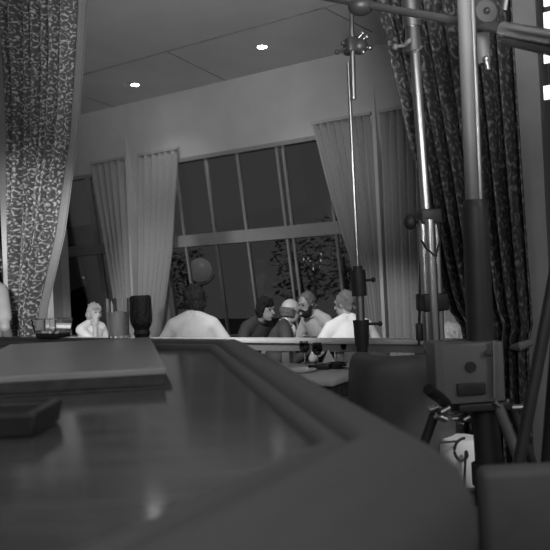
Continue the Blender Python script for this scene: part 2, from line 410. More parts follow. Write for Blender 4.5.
def sweep(prof, pl):
    mb = MB(); rings = []
    for w, z in prof:
        rings.append([mb.bm.verts.new((p.x, p.y, z)) for p in offset_poly(pl, w)])
    n = len(pl)
    for R0, R1 in zip(rings, rings[1:]):
        for k in range(n): mb.bm.faces.new((R0[k], R0[(k+1) % n], R1[(k+1) % n], R1[k]))
    return mb
bead = [(0, ZB - .02), (0, ZB + .003), (.005, ZB + .010), (.014, ZB + .016), (.024, ZB + .018), (.032, ZB + .015), (.036, ZB + .011)]
pad = [(.037, ZB + .010), (.042, ZB + .020), (.055, ZB + .029), (.075, ZB + .032), (.100, ZB + .029), (.122, ZB + .018), (.140, ZB - .002), (.150, ZB - .035), (.152, ZB - .08), (.146, ZB - .12), (.125, ZB - .14)]
rim = sweep(bead + pad, poly).build('padded_rim', MT['vinyl'], bar, smooth=50)
mb = sweep([(.09, ZB - .13), (.09, .08), (.05, .08), (.05, 0)], poly); mb.build('front_panel', MT['black'], bar)

# folded wooden panel lying on the counter
zt = ZB + .048
fr0 = on_z(167, 388, ZB); fr1 = on_z(-60, 401, ZB)
tb = on_z(150, 337, zt); 
fdir = (fr1 - fr0).normalized()
pr = thing('folded_panel', ((fr0 + fr1) / 2 + V((0, .4, 0))), 'broad flat two-layer wooden panel lying on the bar counter under the glasses', 'panel')
side = V((tb.x - fr0.x, tb.y - fr0.y, 0))
def slab(grow, z0, z1, name, m_, bev=.003):
    p = [fr0 - fdir * grow - side.normalized() * grow, fr1 - side.normalized() * grow, fr1 + side * 1.0, fr0 + side * 1.0 - fdir * grow]
    mb = MB(); mb.hexa([V((q.x, q.y, z0)) for q in p] + [V((q.x, q.y, z1)) for q in p]); return mb.build(name, m_, pr, bev=bev)
slab(.012, ZB + .0005, ZB + .006, 'base_sheet', MT['boarde'], .001); slab(-.004, ZB + .006, zt - .016, 'core', MT['boarde']); slab(.0, zt - .016, zt, 'top_leaf', MT['board'])

# ashtray at left
c = on_z(59, 438, ZB)
ash = thing('ashtray', c + V((-.165, .075, 0)), 'black square ashtray at left edge of the bar counter, before the wooden panel', 'ashtray')
mb = MB(); w = .115; L_ = ash.location
def ring_box(mb, L_, hw, z0, z1, inner, zi):
    o = [(-1.13,-.65),(1.13,-.65),(1.13,.65),(-1.13,.65)]
    r0 = [mb.bm.verts.new((L_.x + x*hw*.94, L_.y + y*hw*.94, z0)) for x, y in o]; r1 = [mb.bm.verts.new((L_.x + x*hw, L_.y + y*hw, z1)) for x, y in o]
    r2 = [mb.bm.verts.new((L_.x + x*inner, L_.y + y*inner, z1)) for x, y in o]; r3 = [mb.bm.verts.new((L_.x + x*inner*.92, L_.y + y*inner*.92, zi)) for x, y in o]
    for a_, b_ in ((r0, r1), (r1, r2), (r2, r3)):
        for k in range(4): mb.bm.faces.new((a_[k], a_[(k+1)%4], b_[(k+1)%4], b_[k]))
    mb.bm.faces.new(r0[::-1]); mb.bm.faces.new(r3)
ring_box(mb, L_, w, ZB + .001, ZB + .042, w - .02, ZB + .012); mb.build('tray', MT['dark'], ash, bev=.006)
for dx, dy in ((0, -.065), (0, .065), (w * 1.04, -.05), (-w * 1.04, 0)):
    mb = MB(); mb.box(L_ + V((dx, dy, ZB + .044)), (.03 if dy else .024, .024 if dy else .03, .008), bev=.003); mb.build('cigarette_rest', MT['steel'], ash)

# things standing on the far rim
ZR = ZB + .031
def rimpt(px, w=.08):       # point over the far rim crest at that pixel column
    n = V((-dA.y, dA.x, 0)); n = n if n.y > 0 else -n
    a = A + n * w; best = None
    for i in range(4000):
        q = a + dA * (i * .001 - .4); x = q.x / q.y
        d = ray(px, 336); 
        if best is None or abs(x - d.x / d.y) < best[0]: best = (abs(x - d.x / d.y), q.copy())
    q = best[1]; q.z = ZR; return q
FAR = atan2(-dA.y, -dA.x)
q = rimpt(119.5, .08); k = q.y / F
tum = thing('tumbler', q, 'tall straight tumbler of cloudy drink standing on the far rim of the bar', 'glass')
h = 39 * k + .004; r = 11.7 * k
mb = MB(); mb.lathe(q, [(0, 0), (r * .94, 0), (r, h), (r - .003, h), (r * .94 - .003, .012), (0, .012)]); mb.build('glass_wall', MT['glass'], tum)
mb = MB(); mb.lathe(q, [(0, .0125), (r * .94 - .0035, .0125), (r - .0045, h * .66), (0, h * .66)]); mb.build('drink', MT['drink'], tum)
q = rimpt(142, .08); k = q.y / F
can = thing('candle_lamp', q, 'black netted candle jar standing on the far rim right of the tumbler', 'candle lamp')
mb = MB(); mb.lathe(q, [(0, 0), (.028, 0), (.03, .012), (.034, .02), (7.5*k, .036), (10*k, .055), (10.6*k, .07), (10.6*k, 38*k), (10.0*k, 42*k), (8.8*k, 43*k), (8.2*k, 41*k), (0, 41*k)], n=24); mb.build('jar', MT['net'], can)
mb = MB()
for i in range(14):
    a_ = 2*pi*i/14; mb.path([q + V((10.7*k*cos(a_), 10.7*k*sin(a_), .065)), q + V((10.8*k*cos(a_+.2), 10.8*k*sin(a_+.2), 24*k)), q + V((10.3*k*cos(a_+.4), 10.3*k*sin(a_+.4), 41*k))], .0018, 6)
mb.build('netting', MT['black'], can)
q = rimpt(53, .08); k = q.y / F
dish = thing('glass_dish', q, 'low square clear glass dish with a dark foot on the far rim at left', 'dish')
mb = MB(); hw = 18 * k
Rm = M.Rotation(FAR, 4, 'Z')
def sq(r0, r1, z0, z1, mb, inner=None):
    rg = []
    for r_, z_ in ((r0, z0), (r1, z1), (r1 - .006, z1), (r0 - .006, z0 + .012)):
        rg.append([mb.bm.verts.new(q + Rm @ V((x * r_, y * r_ * .6, z_))) for x, y in ((-1,-1),(1,-1),(1,1),(-1,1))])
    for a_, b_ in zip(rg, rg[1:]):
        for k_ in range(4): mb.bm.faces.new((a_[k_], a_[(k_+1)%4], b_[(k_+1)%4], b_[k_]))
    mb.bm.faces.new(rg[0][::-1]); mb.bm.faces.new(rg[-1])
sq(hw * .92, hw * 1.06, .0205, 19 * k, mb); mb.build('bowl', MT['glass'], dish, bev=.002)
mb = MB(); mb.box(q + V((0, 0, .010)), (hw * 1.75, hw * 1.0, .020), FAR, bev=.004); mb.build('foot', MT['dark'], dish)

# ------------------------------------------------------------------ people
def remesh(mb, name, mt_, parent, vox=.010, it=4):
    o = mb.build(name, mt_, parent, smooth=0, fix=False)
    r = o.modifiers.new('r', 'REMESH'); r.mode = 'VOXEL'; r.voxel_size = vox
    s = o.modifiers.new('s', 'SMOOTH'); s.factor = .5; s.iterations = it
    dg = bpy.context.evaluated_depsgraph_get(); me = bpy.data.meshes.new_from_object(o.evaluated_get(dg))
    o.modifiers.clear(); old = o.data; o.data = me; bpy.data.meshes.remove(old); me.name = name
    me.polygons.foreach_set('use_smooth', [True] * len(me.polygons))
    if not me.materials: me.materials.append(mt_)
    return o
def ik(a, b, l1, l2, hint):
    d = b - a; L = min(d.length, (l1 + l2) * .995); dn = d.normalized()
    x = (l1*l1 - l2*l2 + L*L) / (2*L); h = sqrt(max(0, l1*l1 - x*x))
    hp = (hint - dn * hint.dot(dn)).normalized()
    return a + dn * x + hp * h, a + dn * L
def person(loc, face, label, skin='skin', hair='hair', hairstyle='short', shirt='white', sleeves='short', trousers='trous', lean=12, side=0, yaw=0, nod=0, tilt=0,
           hands=None, scale=1.0, standing=False, build=1.0, beard=None, jacket=None, seat=.46, extra=None):
    root = thing('person', loc, label, 'person')
    root.rotation_euler = (0, 0, face - pi/2); root.scale = (scale,) * 3      # local +Y is forward
    saved = root.location.copy(); root.location = (0, 0, 0)
    hip = V((0, 0, .93 if standing else seat + .10))
    sp = (M.Rotation(radians(-lean), 3, 'X') @ M.Rotation(radians(side), 3, 'Y'))
    up = sp @ V((0, 0, 1)); rt = sp @ V((1, 0, 0)); fo = sp @ V((0, 1, 0))
    T = lambda x, y, z: hip + rt * x + fo * y + up * z
    bw = build
    shL, shR = T(-.175*bw, 0, .430), T(.175*bw, 0, .430)
    nb = T(0, .0, .50); hc = T(0, .03, .655)
    hr = sp @ M.Rotation(radians(lean * .75), 3, 'X') @ M.Rotation(radians(yaw), 3, 'Z') @ M.Rotation(radians(-nod), 3, 'X') @ M.Rotation(radians(tilt), 3, 'Y')
    H = lambda x, y, z: hc + hr @ V((x, y, z))
    hint = V((0, -.5, -1))
    if hands is None:
        hands = [T(-.22, .26, .02) if not standing else hip + V((-.27, .05, -.12)), T(.22, .26, .02) if not standing else hip + V((.27, .05, -.12))]
    else: hands = [V(p) for p in hands]
    arms = []
    for sgn, sh, hd in ((-1, shL, hands[0]), (1, shR, hands[1])):
        el, hd2 = ik(sh, hd, .30, .255, hint + V((sgn * .8, 0, 0))); arms.append((sgn, sh, el, hd2))
    legs = []
    for sgn in (-1, 1):
        h0 = hip + V((sgn * .09, 0, -.02))
        if standing: kn = h0 + V((sgn * .02, .02, -.43)); an = kn + V((sgn * .01, -.03, -.40)); an.z = .08
        else: kn = h0 + V((sgn * .05, .43, .02)); an = V((kn.x, kn.y - .03, .08))
        legs.append((sgn, h0, kn, an))
    def torso(mb, g=0.0):
        mb.ell(T(0, 0, .02), (.165*bw+g, .115+g, .13+g), sp); mb.ell(T(0, .005, .18), (.145*bw+g, .105+g, .17+g), sp)
        mb.ell(T(0, .0, .33), (.165*bw+g, .115+g, .17+g), sp)
        mb.cap(T(-.14*bw, 0, .425), T(.14*bw, 0, .425), .062+g); 
        for sh in (-1, 1): mb.cap(T(sh*.03, -.012, .515), T(sh*.16*bw, 0, .440), .046+g*.6, .055+g)
    mb = MB(); torso(mb)
    mb.cap(nb, hc + hr @ V((0, -.015, -.05)), .058, .052)
    mb.ell(H(0, -.008, .02), (.074, .094, .098), hr); mb.ell(H(0, .022, -.045), (.056, .066, .070), hr); mb.ell(H(0, .055, -.088), (.028, .028, .022), hr)
    mb.cap(H(0, .088, .012), H(0, .108, -.022), .010, .015, 8); mb.ell(H(0, .080, .035), (.055, .016, .012), hr)
    mb.ell(H(0, .082, -.055), (.024, .014, .012), hr)
    for s_ in (-1, 1): mb.ell(H(s_*.077, -.012, -.005), (.008, .016, .026), hr, 10)
    for sgn, sh, el, hd in arms:
        mb.cap(sh, el, .050, .040); mb.cap(el, hd, .040, .028)
        d = (hd - el).normalized(); pf = d.cross(V((0, 0, 1))).normalized() if abs(d.z) < .95 else V((1, 0, 0)); dn = d.cross(pf).normalized()
        if dn.z > 0: dn = -dn
        q = d.to_track_quat('Z', 'Y').to_matrix()
        pc = hd + d * .055; R3 = M((pf, dn, d)).transposed()
        mb.ell(pc, (.041, .016, .052), R3, 12)
        for i_, (ox, ln) in enumerate(((-.031, .062), (-.011, .074), (.010, .079), (.030, .070))):
            b0 = hd + d * .085 + pf * ox; b1 = b0 + (d * .86 + dn * .45) * ln * .55; b2 = b1 + (d * .45 + dn * .9) * ln * .5
            mb.cap(b0, b1, .0095, .009, 8); mb.cap(b1, b2, .009, .0075, 8)
        t0 = hd + d * .03 + pf * sgn * -.030; t1 = t0 + (pf * -sgn * .8 + d * .5 + dn * .3).normalized() * .04; mb.cap(t0, t1, .012, .010, 8); mb.cap(t1, t1 + (d + dn * .4).normalized() * .03, .010, .008, 8)
    for sgn, h0, kn, an in legs:
        mb.cap(h0, kn, .082, .055); mb.cap(kn, an, .054, .036); mb.cap(an + V((0, -.03, -.035)), an + V((0, .14, -.045)), .038, .03)
    body = remesh(mb, 'body', MT[skin], root, .009, 3)
    # clothes
    mb = MB(); torso(mb, .016)
    for sgn, sh, el, hd in arms:
        if sleeves == 'short': mb.cap(sh, sh.lerp(el, .72), .064, .062)
        else: mb.cap(sh, el, .064, .054); mb.cap(el, el.lerp(hd, .93), .053, .040)
    sm = remesh(mb, 'jacket' if jacket else 'shirt', MT[shirt], root, .012, 3)
    mb = MB(); cr = T(0, .012, .53)                                # collar
    for i in range(13):
        a_ = 2*pi*i/12
        if i: mb.cap(prev, cr + sp @ V((.062*cos(a_), .060*sin(a_), -.012*sin(a_))), .013, .013, 8)
        prev = cr + sp @ V((.062*cos(a_), .060*sin(a_), -.012*sin(a_)))
    remesh(mb, 'collar', MT[jacket or shirt], sm, .008, 2)
    if jacket:
        mb = MB(); mb.cap(T(0, .085, .50), T(0, .122, .30), .034, .028); mb.ell(T(0, .10, .42), (.045, .04, .10), sp); remesh(mb, 'shirt_front', MT[jacket], root, .009, 2)
    mb = MB()
    for sgn, h0, kn, an in legs:
        mb.cap(h0, kn, .098, .072); mb.cap(kn, an + V((0, 0, .02)), .070, .060)
    mb.ell(hip + V((0, 0, 0)), (.175, .135, .11)); remesh(mb, 'trousers', MT[trousers], root, .014, 3)
    for sgn, h0, kn, an in legs:
        mb = MB(); mb.cap(an + V((0, -.035, -.032)), an + V((0, .15, -.042)), .046, .037); mb.ell(an + V((0, .0, -.01)), (.045, .055, .04)); remesh(mb, 'shoe', MT['dark'], root, .010, 2)
    # face
    for s_ in (-1, 1):
        mb = MB(); mb.ell(H(s_*.031, .079, .016), (.013, .009, .008), hr, 10); mb.build('eye', MT['eye'], root)
        mb = MB(); mb.cap(H(s_*.018, .091, .036), H(s_*.046, .079, .036), .005, .004, 6); mb.build('eyebrow', MT[hair], root)
    mb = MB(); mb.ell(H(0, .093, -.056), (.022, .006, .006), hr, 10); mb.build('mouth', MT['lip'], root)
    mb = MB()
    if hairstyle == 'short':
        mb.ell(H(0, -.026, .034), (.083, .094, .098), hr); mb.ell(H(0, -.055, -.03), (.068, .05, .065), hr)
        for s_ in (-1, 1): mb.ell(H(s_*.070, -.01, .035), (.016, .05, .05), hr)
    elif hairstyle == 'full':
        mb.ell(H(0, -.026, .034), (.084, .096, .098), hr); mb.ell(H(0, -.058, -.04), (.070, .050, .075), hr)
        for s_ in (-1, 1): mb.ell(H(s_*.070, -.022, .005), (.020, .050, .060), hr)
        mb.ell(H(.02, .055, .085), (.06, .04, .03), hr)
    elif hairstyle == 'long':
        mb.ell(H(0, -.026, .036), (.090, .100, .102), hr); mb.cap(H(0, -.06, 0), H(0, -.08, -.16), .075, .055)
        for s_ in (-1, 1): mb.cap(H(s_*.072, -.02, .03), H(s_*.078, -.03, -.15), .032, .028)
    elif hairstyle == 'fringe':
        for zz, rx, ry, rr_ in ((.018, .073, .090, .017), (-.010, .071, .087, .019), (-.040, .062, .074, .022)):
            pp = None
            for a in range(-10, 191, 15):
                q_ = H(rx * cos(radians(a)), -.012 - ry * sin(radians(a)), zz)
                if pp is not None: mb.cap(pp, q_, rr_, rr_, 8)
                pp = q_
    rnd = random.Random(len(label)); cs_ = [v.co.copy() for v in mb.bm.verts]
    nb_, rb = {'full': (150, .018), 'long': (170, .014), 'short': (90, .011), 'fringe': (40, .009)}[hairstyle]
    for _ in range(nb_):
        p_ = rnd.choice(cs_); r_b = rb * rnd.uniform(.6, 1.1); mb.ell(p_ + V((rnd.uniform(-1, 1), rnd.uniform(-1, 1), rnd.uniform(-1, 1))) * .008, (r_b, r_b, r_b * 1.3), n=8)
    remesh(mb, 'hair', MT[hair], root, .007, 1)
    if beard:
        mb = MB(); mb.ell(H(0, .045, -.085), (.062, .062, .050), hr); mb.cap(H(-.03, .092, -.038), H(.03, .092, -.038), .010)
        for s_ in (-1, 1): mb.cap(H(s_*.062, .01, -.02), H(s_*.05, .04, -.08), .02, .025)
        remesh(mb, 'beard', MT[beard], root, .008, 2)
    if extra: extra(root, T, sp, sm)
    root.location = saved
    return root, T(0, .0, .0)
def dirang(x, y): return atan2(y, x)
def ground(px, y, py=330): p = at(px, py, y); return V((p.x, p.y, 0))
chairs = []
def sit(px, y, back=.0, **kw):       # px, y: where the head is
    h = at(px, 310, y); f = kw['face']; L_ = sin(radians(kw.get('lean', 12))) * .655 * kw.get('scale', 1)
    g = V((h.x - cos(f) * L_, h.y - sin(f) * L_, 0))
    r = person(g, **kw); chairs.append((g, kw['face'], kw['label'])); return r
sit(93, 8.3, face=dirang(.80, -.55), label='person with light hair and white top by the dark left window', skin='skinp', hair='hairb', hairstyle='full', shirt='white',
    scale=.88, lean=14, yaw=-8, nod=0, hands=[(-.15, .30, .72), (.06, .26, 1.02)], trousers='greyc', build=1.05)
sit(193, 5.85, face=dirang(.05, 1), label='person in a pale short-sleeved shirt sitting alone with back turned, dark curly hair', hair='hair', hairstyle='full', shirt='offw', lean=10, yaw=42, nod=10, build=.98,
    hands=[(-.26, .34, .74), (.26, .34, .74)])
def patch(root, T, sp, sm):
    mb = MB(); mb.ell(T(.02, .128, .30), (.085, .012, .085), sp); mb.ell(T(.04, .128, .24), (.06, .012, .05), sp); remesh(mb, 'chest_print', MT['offw'], sm, .006, 2)['label'] = 'pale print on the chest'
sit(264, 6.95, face=dirang(.75, -.66), label='dark-haired person in a dark shirt with pale chest print, leftmost of the leaning group', hair='hair', hairstyle='full', shirt='darkc', lean=30, yaw=4, nod=0, extra=patch,
    hands=[(-.25, .40, .76), (.2, .42, .78)], scale=.94)
sit(288, 6.2, face=dirang(.98, .15), label='bald person with dark fringe in a dark jacket, leaning to the bearded guest', hair='hairm', hairstyle='fringe', shirt='darkc', sleeves='long', jacket='offw', lean=17, yaw=6, nod=4, skin='skinp',
    hands=[(-.2, .36, .79), (.2, .36, .79)], scale=.90)
sit(309, 7.1, face=dirang(-.80, -.60), label='bearded person in a pale shirt leaning left towards the bald guest', hair='hairg', hairstyle='short', beard='hair', shirt='offw', lean=26, yaw=0, nod=10,
    hands=[(-.2, .42, .79), (.2, .42, .79)], scale=.95)
sit(346, 5.85, face=dirang(-.22, .97), label='grey-haired person in a bright white shirt, back to the bar, behind the thin film stand', hair='hairg', hairstyle='short', shirt='white', lean=14, yaw=38, nod=4, scale=.93,
    hands=[(-.24, .38, .78), (.24, .38, .78)])
sit(453, 5.5, face=dirang(-.75, .4), label='blond person hunched low behind the rail between the film stands', hair='hairb', hairstyle='full', shirt='greyc', lean=60, nod=15, hands=[(-.2, .45, .45), (.2, .45, .45)], skin='skinp', scale=.94)
person(ground(-17, 5.2), face=dirang(.55, .85), label='person standing at the left edge in grey short-sleeved top and patterned trousers', hair='hairm', hairstyle='short', shirt='greyc', trousers='pat', standing=True, scale=.985,
       hands=[(-.20, .10, .96), (.20, .10, .96)], lean=4, build=1.05)

# chairs under the guests
ch = thing('dining_chair', (0, 0, 0), 'x', 'chair', 'dark dining chairs of the seated guests')
mb = MB(); mb.box((0, .0, .43), (.46, .46, .06), bev=.025); mb.build('seat', MT['seat'], ch)
mb = MB(); mb.box((0, -.235, .66), (.44, .035, .26), bev=.015); mb.build('backrest', MT['seat'], ch)
for x in (-.2, .2):
    for y in (-.2, .2):
        mb = MB(); mb.tube((x, y, .41), (x * 1.1, y * 1.1, 0), .016, .012); mb.build('leg', MT['black'], ch)
    mb = MB(); mb.tube((x, -.21, .44), (x, -.235, .62), .012); mb.build('back_post', MT['black'], ch)
for i, (g, f, lab) in enumerate(chairs):
    who = ['the white-topped guest by the left window', 'the lone guest in the pale shirt', 'the dark-shirted guest with the chest print', 'the bald guest', 'the bearded guest', 'the white-shirted guest', 'the hunched blond guest'][i]
    place(ch, i > 0, g + V((cos(f), sin(f), 0)) * .04, f - pi/2, 'dark low-backed dining chair under ' + who)

# small round table between the four
tq = V((.46, 6.50, 0)); rt_ = thing('round_table', tq, 'small round table between the four leaning guests', 'table')
mb = MB(); mb.lathe(tq, [(0, .70), (.22, .70), (.23, .71), (.23, .73), (0, .73)]); mb.build('tabletop', MT['tabletop'], rt_)
mb = MB(); mb.lathe(tq, [(0, 0), (.20, 0), (.20, .015), (.03, .04), (.028, .70), (0, .70)]); mb.build('pedestal', MT['black'], rt_)

# ------------------------------------------------------------------ near dining table in front of the rail
ZT = .75
p1 = on_z(355, 384, ZT); 
tc = on_z(318, 371, ZT); tb_ = thing('dining_table', (tc.x, tc.y, 0), 'pale dining table laid with glasses in front of the rail', 'table')
rz = WALLYAW
def loc_t(x, y, z=0): 
    c_ = V((tc.x, tc.y, z)); return c_ + RD * x - ND * y
tw, td = 1.15, .66
mb = MB(); mb.box(loc_t(-.30, 0, ZT - .02), (tw, td, .04), rz, bev=.012); mb.build('tabletop', MT['tabletop'], tb_)
mb = MB(); mb.box(loc_t(-.30, 0, ZT - .085), (tw - .1, td - .1, .09), rz); mb.build('apron', MT['wood'], tb_)
for x in (-.80, .20):
    for y in (-.26, .26):
        mb = MB(); a = loc_t(x, y, ZT - .13); mb.tube(a, V((a.x, a.y, 0)), .03, .022); mb.build('leg', MT['wood'], tb_)
def wine(px, py, lab, m_='dglass', used=[None]):
    q = on_z(px, py, ZT + .001)
    if used[0] is None:
        o = thing('wine_glass', (0, 0, 0), lab, 'glass', 'stemmed glasses on the dining table')
        mb = MB(); mb.lathe((0, 0, 0), [(0, .07), (.02, .075), (.034, .10), (.036, .125), (.031, .155), (.029, .155), (.034, .125), (.032, .102), (0, .08)]); mb.build('bowl', MT[m_], o)
        mb = MB(); mb.lathe((0, 0, 0), [(0, 0), (.034, 0), (.033, .003), (.006, .008), (.004, .07), (0, .07)]); mb.build('stem', MT['glass'], o)
        used[0] = o; place(o, False, q, 0, lab)
    else: place(used[0], True, q, 0, lab)
wine(318, 366, 'dark stemmed glass near the middle of the dining table'); wine(305, 363, 'dark stemmed glass near the rail at the left end of the dining table'); wine(346, 363, 'dark stemmed glass at the right end of the dining table beside the thin film stand')
def plate(px, py, lab, used=[None]):
    q = on_z(px, py, ZT + .001)
    if used[0] is None:
        mb = MB(); mb.lathe((0, 0, 0), [(0, 0), (.06, 0), (.10, .014), (.102, .017), (.062, .006), (0, .006)], n=32); o = one(mb, 'plate', MT['plate'], lab, 'plate', 'plates on the dining table'); used[0] = o; place(o, False, q, 0, lab)
    else: place(used[0], True, q, 0, lab)
plate(301, 372, 'white plate at the near left of the dining table'); plate(354, 367, 'white plate at the right end of the dining table by the thin stand')
q = on_z(337, 368, ZT + .001); mb = MB(); mb.lathe(q, [(0, 0), (.055, 0), (.065, .035), (.055, .035), (.045, .012), (0, .012)]); one(mb, 'round_ashtray', MT['dark'], 'round dark ashtray on the dining table', 'ashtray')
q = on_z(329, 364, ZT + .001); mb = MB(); mb.poly([q + V((-.05, -.04, 0)), q + V((.05, -.04, 0)), q + V((0, .0, .10))]); mb.poly([q + V((.05, -.04, 0)), q + V((.04, .05, 0)), q + V((0, 0, .10))]); mb.poly([q + V((.04, .05, 0)), q + V((-.05, .04, 0)), q + V((0, 0, .10))]); mb.poly([q + V((-.05, .04, 0)), q + V((-.05, -.04, 0)), q + V((0, 0, .10))]); 
bmesh.ops.remove_doubles(mb.bm, verts=mb.bm.verts, dist=1e-5); one(mb, 'napkin', MT['linen'], 'folded white napkin standing on the dining table', 'napkin')
q = on_z(340, 361, ZT + .001); mb = MB(); mb.lathe(q, [(0, 0), (.028, 0), (.034, .10), (.031, .10), (.026, .008), (0, .008)]); one(mb, 'white_cup', MT['plate'], 'white cup on the dining table behind the round ashtray', 'cup')
q = on_z(320, 369, ZT + .001); mb = MB(); mb.box(q + V((.0, 0, .018)), (.14, .09, .035), rz + .3, bev=.01); one(mb, 'dark_purse', MT['dark'], 'small dark purse lying on the dining table among the glasses', 'purse')

# ------------------------------------------------------------------ club chair behind the bar corner
def cushion_back(name, c, w, h, t, rz, z0, taper=.9):
    pass
cy = 3.22; a = at(352, 385, cy); b = at(464, 385, cy); cx = (a.x + b.x) / 2; cw = b.x - a.x
topz = at(395, 358, cy).z
cc = thing('club_chair', (cx, cy + .25, 0), 'round-shouldered dark club chair seen from behind, in front of the dining table', 'chair')
mb = MB(); bm = mb.bm; rows = []
n = 28
for j, (z, wf) in enumerate(((.10, .86), (.30, .97), (.50, 1.0), (.62, .99), (topz - .10, .94), (topz - .05, .91), (topz - .015, .85), (topz, .74))):
    row_o = []; row_i = []
    inset = 0 if j < 6 else (.012 if j == 6 else .04)
    for i in range(n + 1):
        th_ = pi + pi * i / n * 1.0
        x = cos(th_) ; y = sin(th_); sx = math.copysign(abs(x) ** .62, x); sy = -abs(y) ** .62
        row_o.append(bm.verts.new((cx + sx * cw / 2 * wf, cy + .30 + sy * .30 * 1 + inset, z)))
        row_i.append(bm.verts.new((cx + sx * (cw / 2 * wf - .09 + inset), cy + .30 + sy * .20 - inset * .3, z)))
    rows.append((row_o, row_i))
for (o0, i0), (o1, i1) in zip(rows, rows[1:]):
    for k in range(n):
        bm.faces.new((o0[k], o0[k+1], o1[k+1], o1[k])); bm.faces.new((i0[k+1], i0[k], i1[k], i1[k+1]))
    bm.faces.new((o0[0], o1[0], i1[0], i0[0])); bm.faces.new((o0[n], i0[n], i1[n], o1[n]))
for k in range(n): bm.faces.new((rows[-1][0][k], rows[-1][0][k+1], rows[-1][1][k+1], rows[-1][1][k])); bm.faces.new((rows[0][0][k+1], rows[0][0][k], rows[0][1][k], rows[0][1][k+1]))
o = mb.build('backrest', MT['seat'], cc, smooth=60)
mb = MB(); mb.box((cx, cy + .33, .37), (cw - .20, .42, .16), bev=.05); mb.build('seat_cushion', MT['seat'], cc)
for x in (-.17, .17):
    for y in (.10, .40):
        mb = MB(); mb.tube((cx + x, cy + y + .02, .29 if y > .3 else .12), (cx + x, cy + y + .02, 0), .02, .015); mb.build('leg', MT['black'], cc)

# bar stool back at lower right
cy2 = 1.42; a = at(476, 474, cy2); b = at(600, 452, cy2); 
bs = thing('bar_stool', ((a.x + b.x) / 2, cy2 + .2, 0), 'dark padded bar stool back rising beside the corner of the bar', 'stool')
bx = (a.x + b.x) / 2; zt2 = (a.z + b.z) / 2
mb = MB(); mb.box((bx + .02, cy2, zt2 - .16), (b.x - a.x + .04, .05, .32), bev=.022); mb.build('backrest', MT['seat'], bs)
mb = MB(); mb.box((bx + .02, cy2 + .21, .70), (.36, .38, .08), bev=.035); mb.build('seat', MT['seat'], bs)
for x in (-.13, .13):
    mb = MB(); mb.tube((bx + .02 + x, cy2 + .02, .70), (bx + .02 + x, cy2, zt2 - .25), .012); mb.build('back_post', MT['steel'], bs)
    for y in (.06, .36): 
        mb = MB(); mb.tube((bx + .02 + x, cy2 + y, .67), (bx + .02 + x * 1.35, cy2 + .21 + (y - .21) * 1.35, 0), .014); mb.build('leg', MT['steel'], bs)

# ------------------------------------------------------------------ film equipment
def knob(mb, c, d, l=.06, r=.006, kr=.014):
    c = V(c); d = V(d).normalized(); mb.tube(c, c + d * l, r); mb.ell(c + d * l, (kr,) * 3, n=10)
# thin stand
Y1 = 4.28
g = at(360, 350, Y1); fs = thing('thin_light_stand', (g.x, g.y, 0), 'thin upright film light stand with black clamps in front of the white-shirted guest', 'light stand')
P = lambda px, py, y=Y1: at(px, py, y)
def vline(mb, top, bot, r): mb.tube(top, bot, r)
mb = MB(); mb.tube(P(348, 62), P(358, 272), .0105); mb.build('thin_rod', MT['steel'], fs)
mb = MB(); mb.tube(P(350, -40, Y1 - .06), P(353.5, 97, Y1 - .06), .015); mb.tube(P(353.5, 97, Y1 - .06), P(353.6, 99, Y1 - .06), .018); mb.build('hanging_rod', MT['chrome'], fs)
mb = MB(); c0 = P(351, 46, Y1 - .03); mb.box(c0, (.075, .10, .10), .3, bev=.02); mb.ell(c0 + V((.05, 0, -.005)), (.055, .05, .05)); mb.build('grip_head', MT['black'], fs)
for dx, dy in ((16, -9), (19, 2), (12, 6), (-14, 6), (-8, -3), (12, -13)):
    mb = MB(); e = P(351 + dx, 46 + dy, Y1 - .05); mb.tube(c0, e, .008); mb.ell(e, (.016,) * 3, n=10); mb.build('knob', MT['steel'] if dx > 10 else MT['black'], fs)
mb = MB(); mb.tube(P(357.8, 270), P(359.5, 296), .046); mb.tube(P(357.5, 266), P(357.8, 270), .03); mb.build('collar', MT['black'], fs)
mb = MB(); knob(mb, P(360, 281), (1, 0, .05), .08, .008, .016); mb.build('knob', MT['black'], fs)
mb = MB(); mb.tube(P(359.5, 296), P(360.5, 322), .028); mb.build('column', MT['steel'], fs)
mb = MB(); mb.tube(P(361, 320), P(362, 346), .050, .042); mb.build('collar', MT['black'], fs)
mb = MB(); knob(mb, P(362, 324), (1, 0, -.03), .11, .009, .016); mb.build('knob', MT['black'], fs)
b0 = P(362, 346); mb = MB(); mb.tube(b0, V((b0.x, b0.y, .12)), .034); mb.build('column', MT['black'], fs)
for k_ in range(3):
    a_ = k_ * 2*pi/3 + .9; mb = MB(); mb.path([V((b0.x, b0.y, .22)), V((b0.x + .12*cos(a_), b0.y + .12*sin(a_), .16)), V((b0.x + .36*cos(a_), b0.y + .36*sin(a_), .012))], .012); mb.build('leg', MT['steel'], fs)
# crank stand, chrome tubes
Y2 = 3.98
P = lambda px, py, y=Y2: at(px, py, y)
g = P(432, 350); cs = thing('crank_stand', (g.x, g.y, 0), 'tall chrome crank-up film stand of bundled tubes behind the club chair', 'light stand')
mb = MB(); mb.tube(P(407, -40), P(412.5, 28), .052); mb.tube(P(412.3, 26), P(414, 52), .040, .048); mb.build('top_sleeve', MT['steel'], cs)
mb = MB(); c0 = P(413, 44); mb.tube(P(409, 40), P(418, 52), .04); knob(mb, c0, (-1, 0, -.1), .10, .010, .018); mb.build('top_clamp', MT['greybox'], cs)
mb = MB(); mb.tube(P(414.5, 50), P(426.5, 214), .029); mb.build('inner_tube', MT['chrome'], cs)
mb = MB(); mb.box((P(428, 217)), (.125, .12, .085), .2, bev=.012); mb.build('collar', MT['boomgrey'], cs)
mb = MB(); mb.tube(P(424, 218), P(411, 222), .018); mb.ell(P(410, 222), (.036, .036, .045)); mb.build('crank_knob', MT['black'], cs)
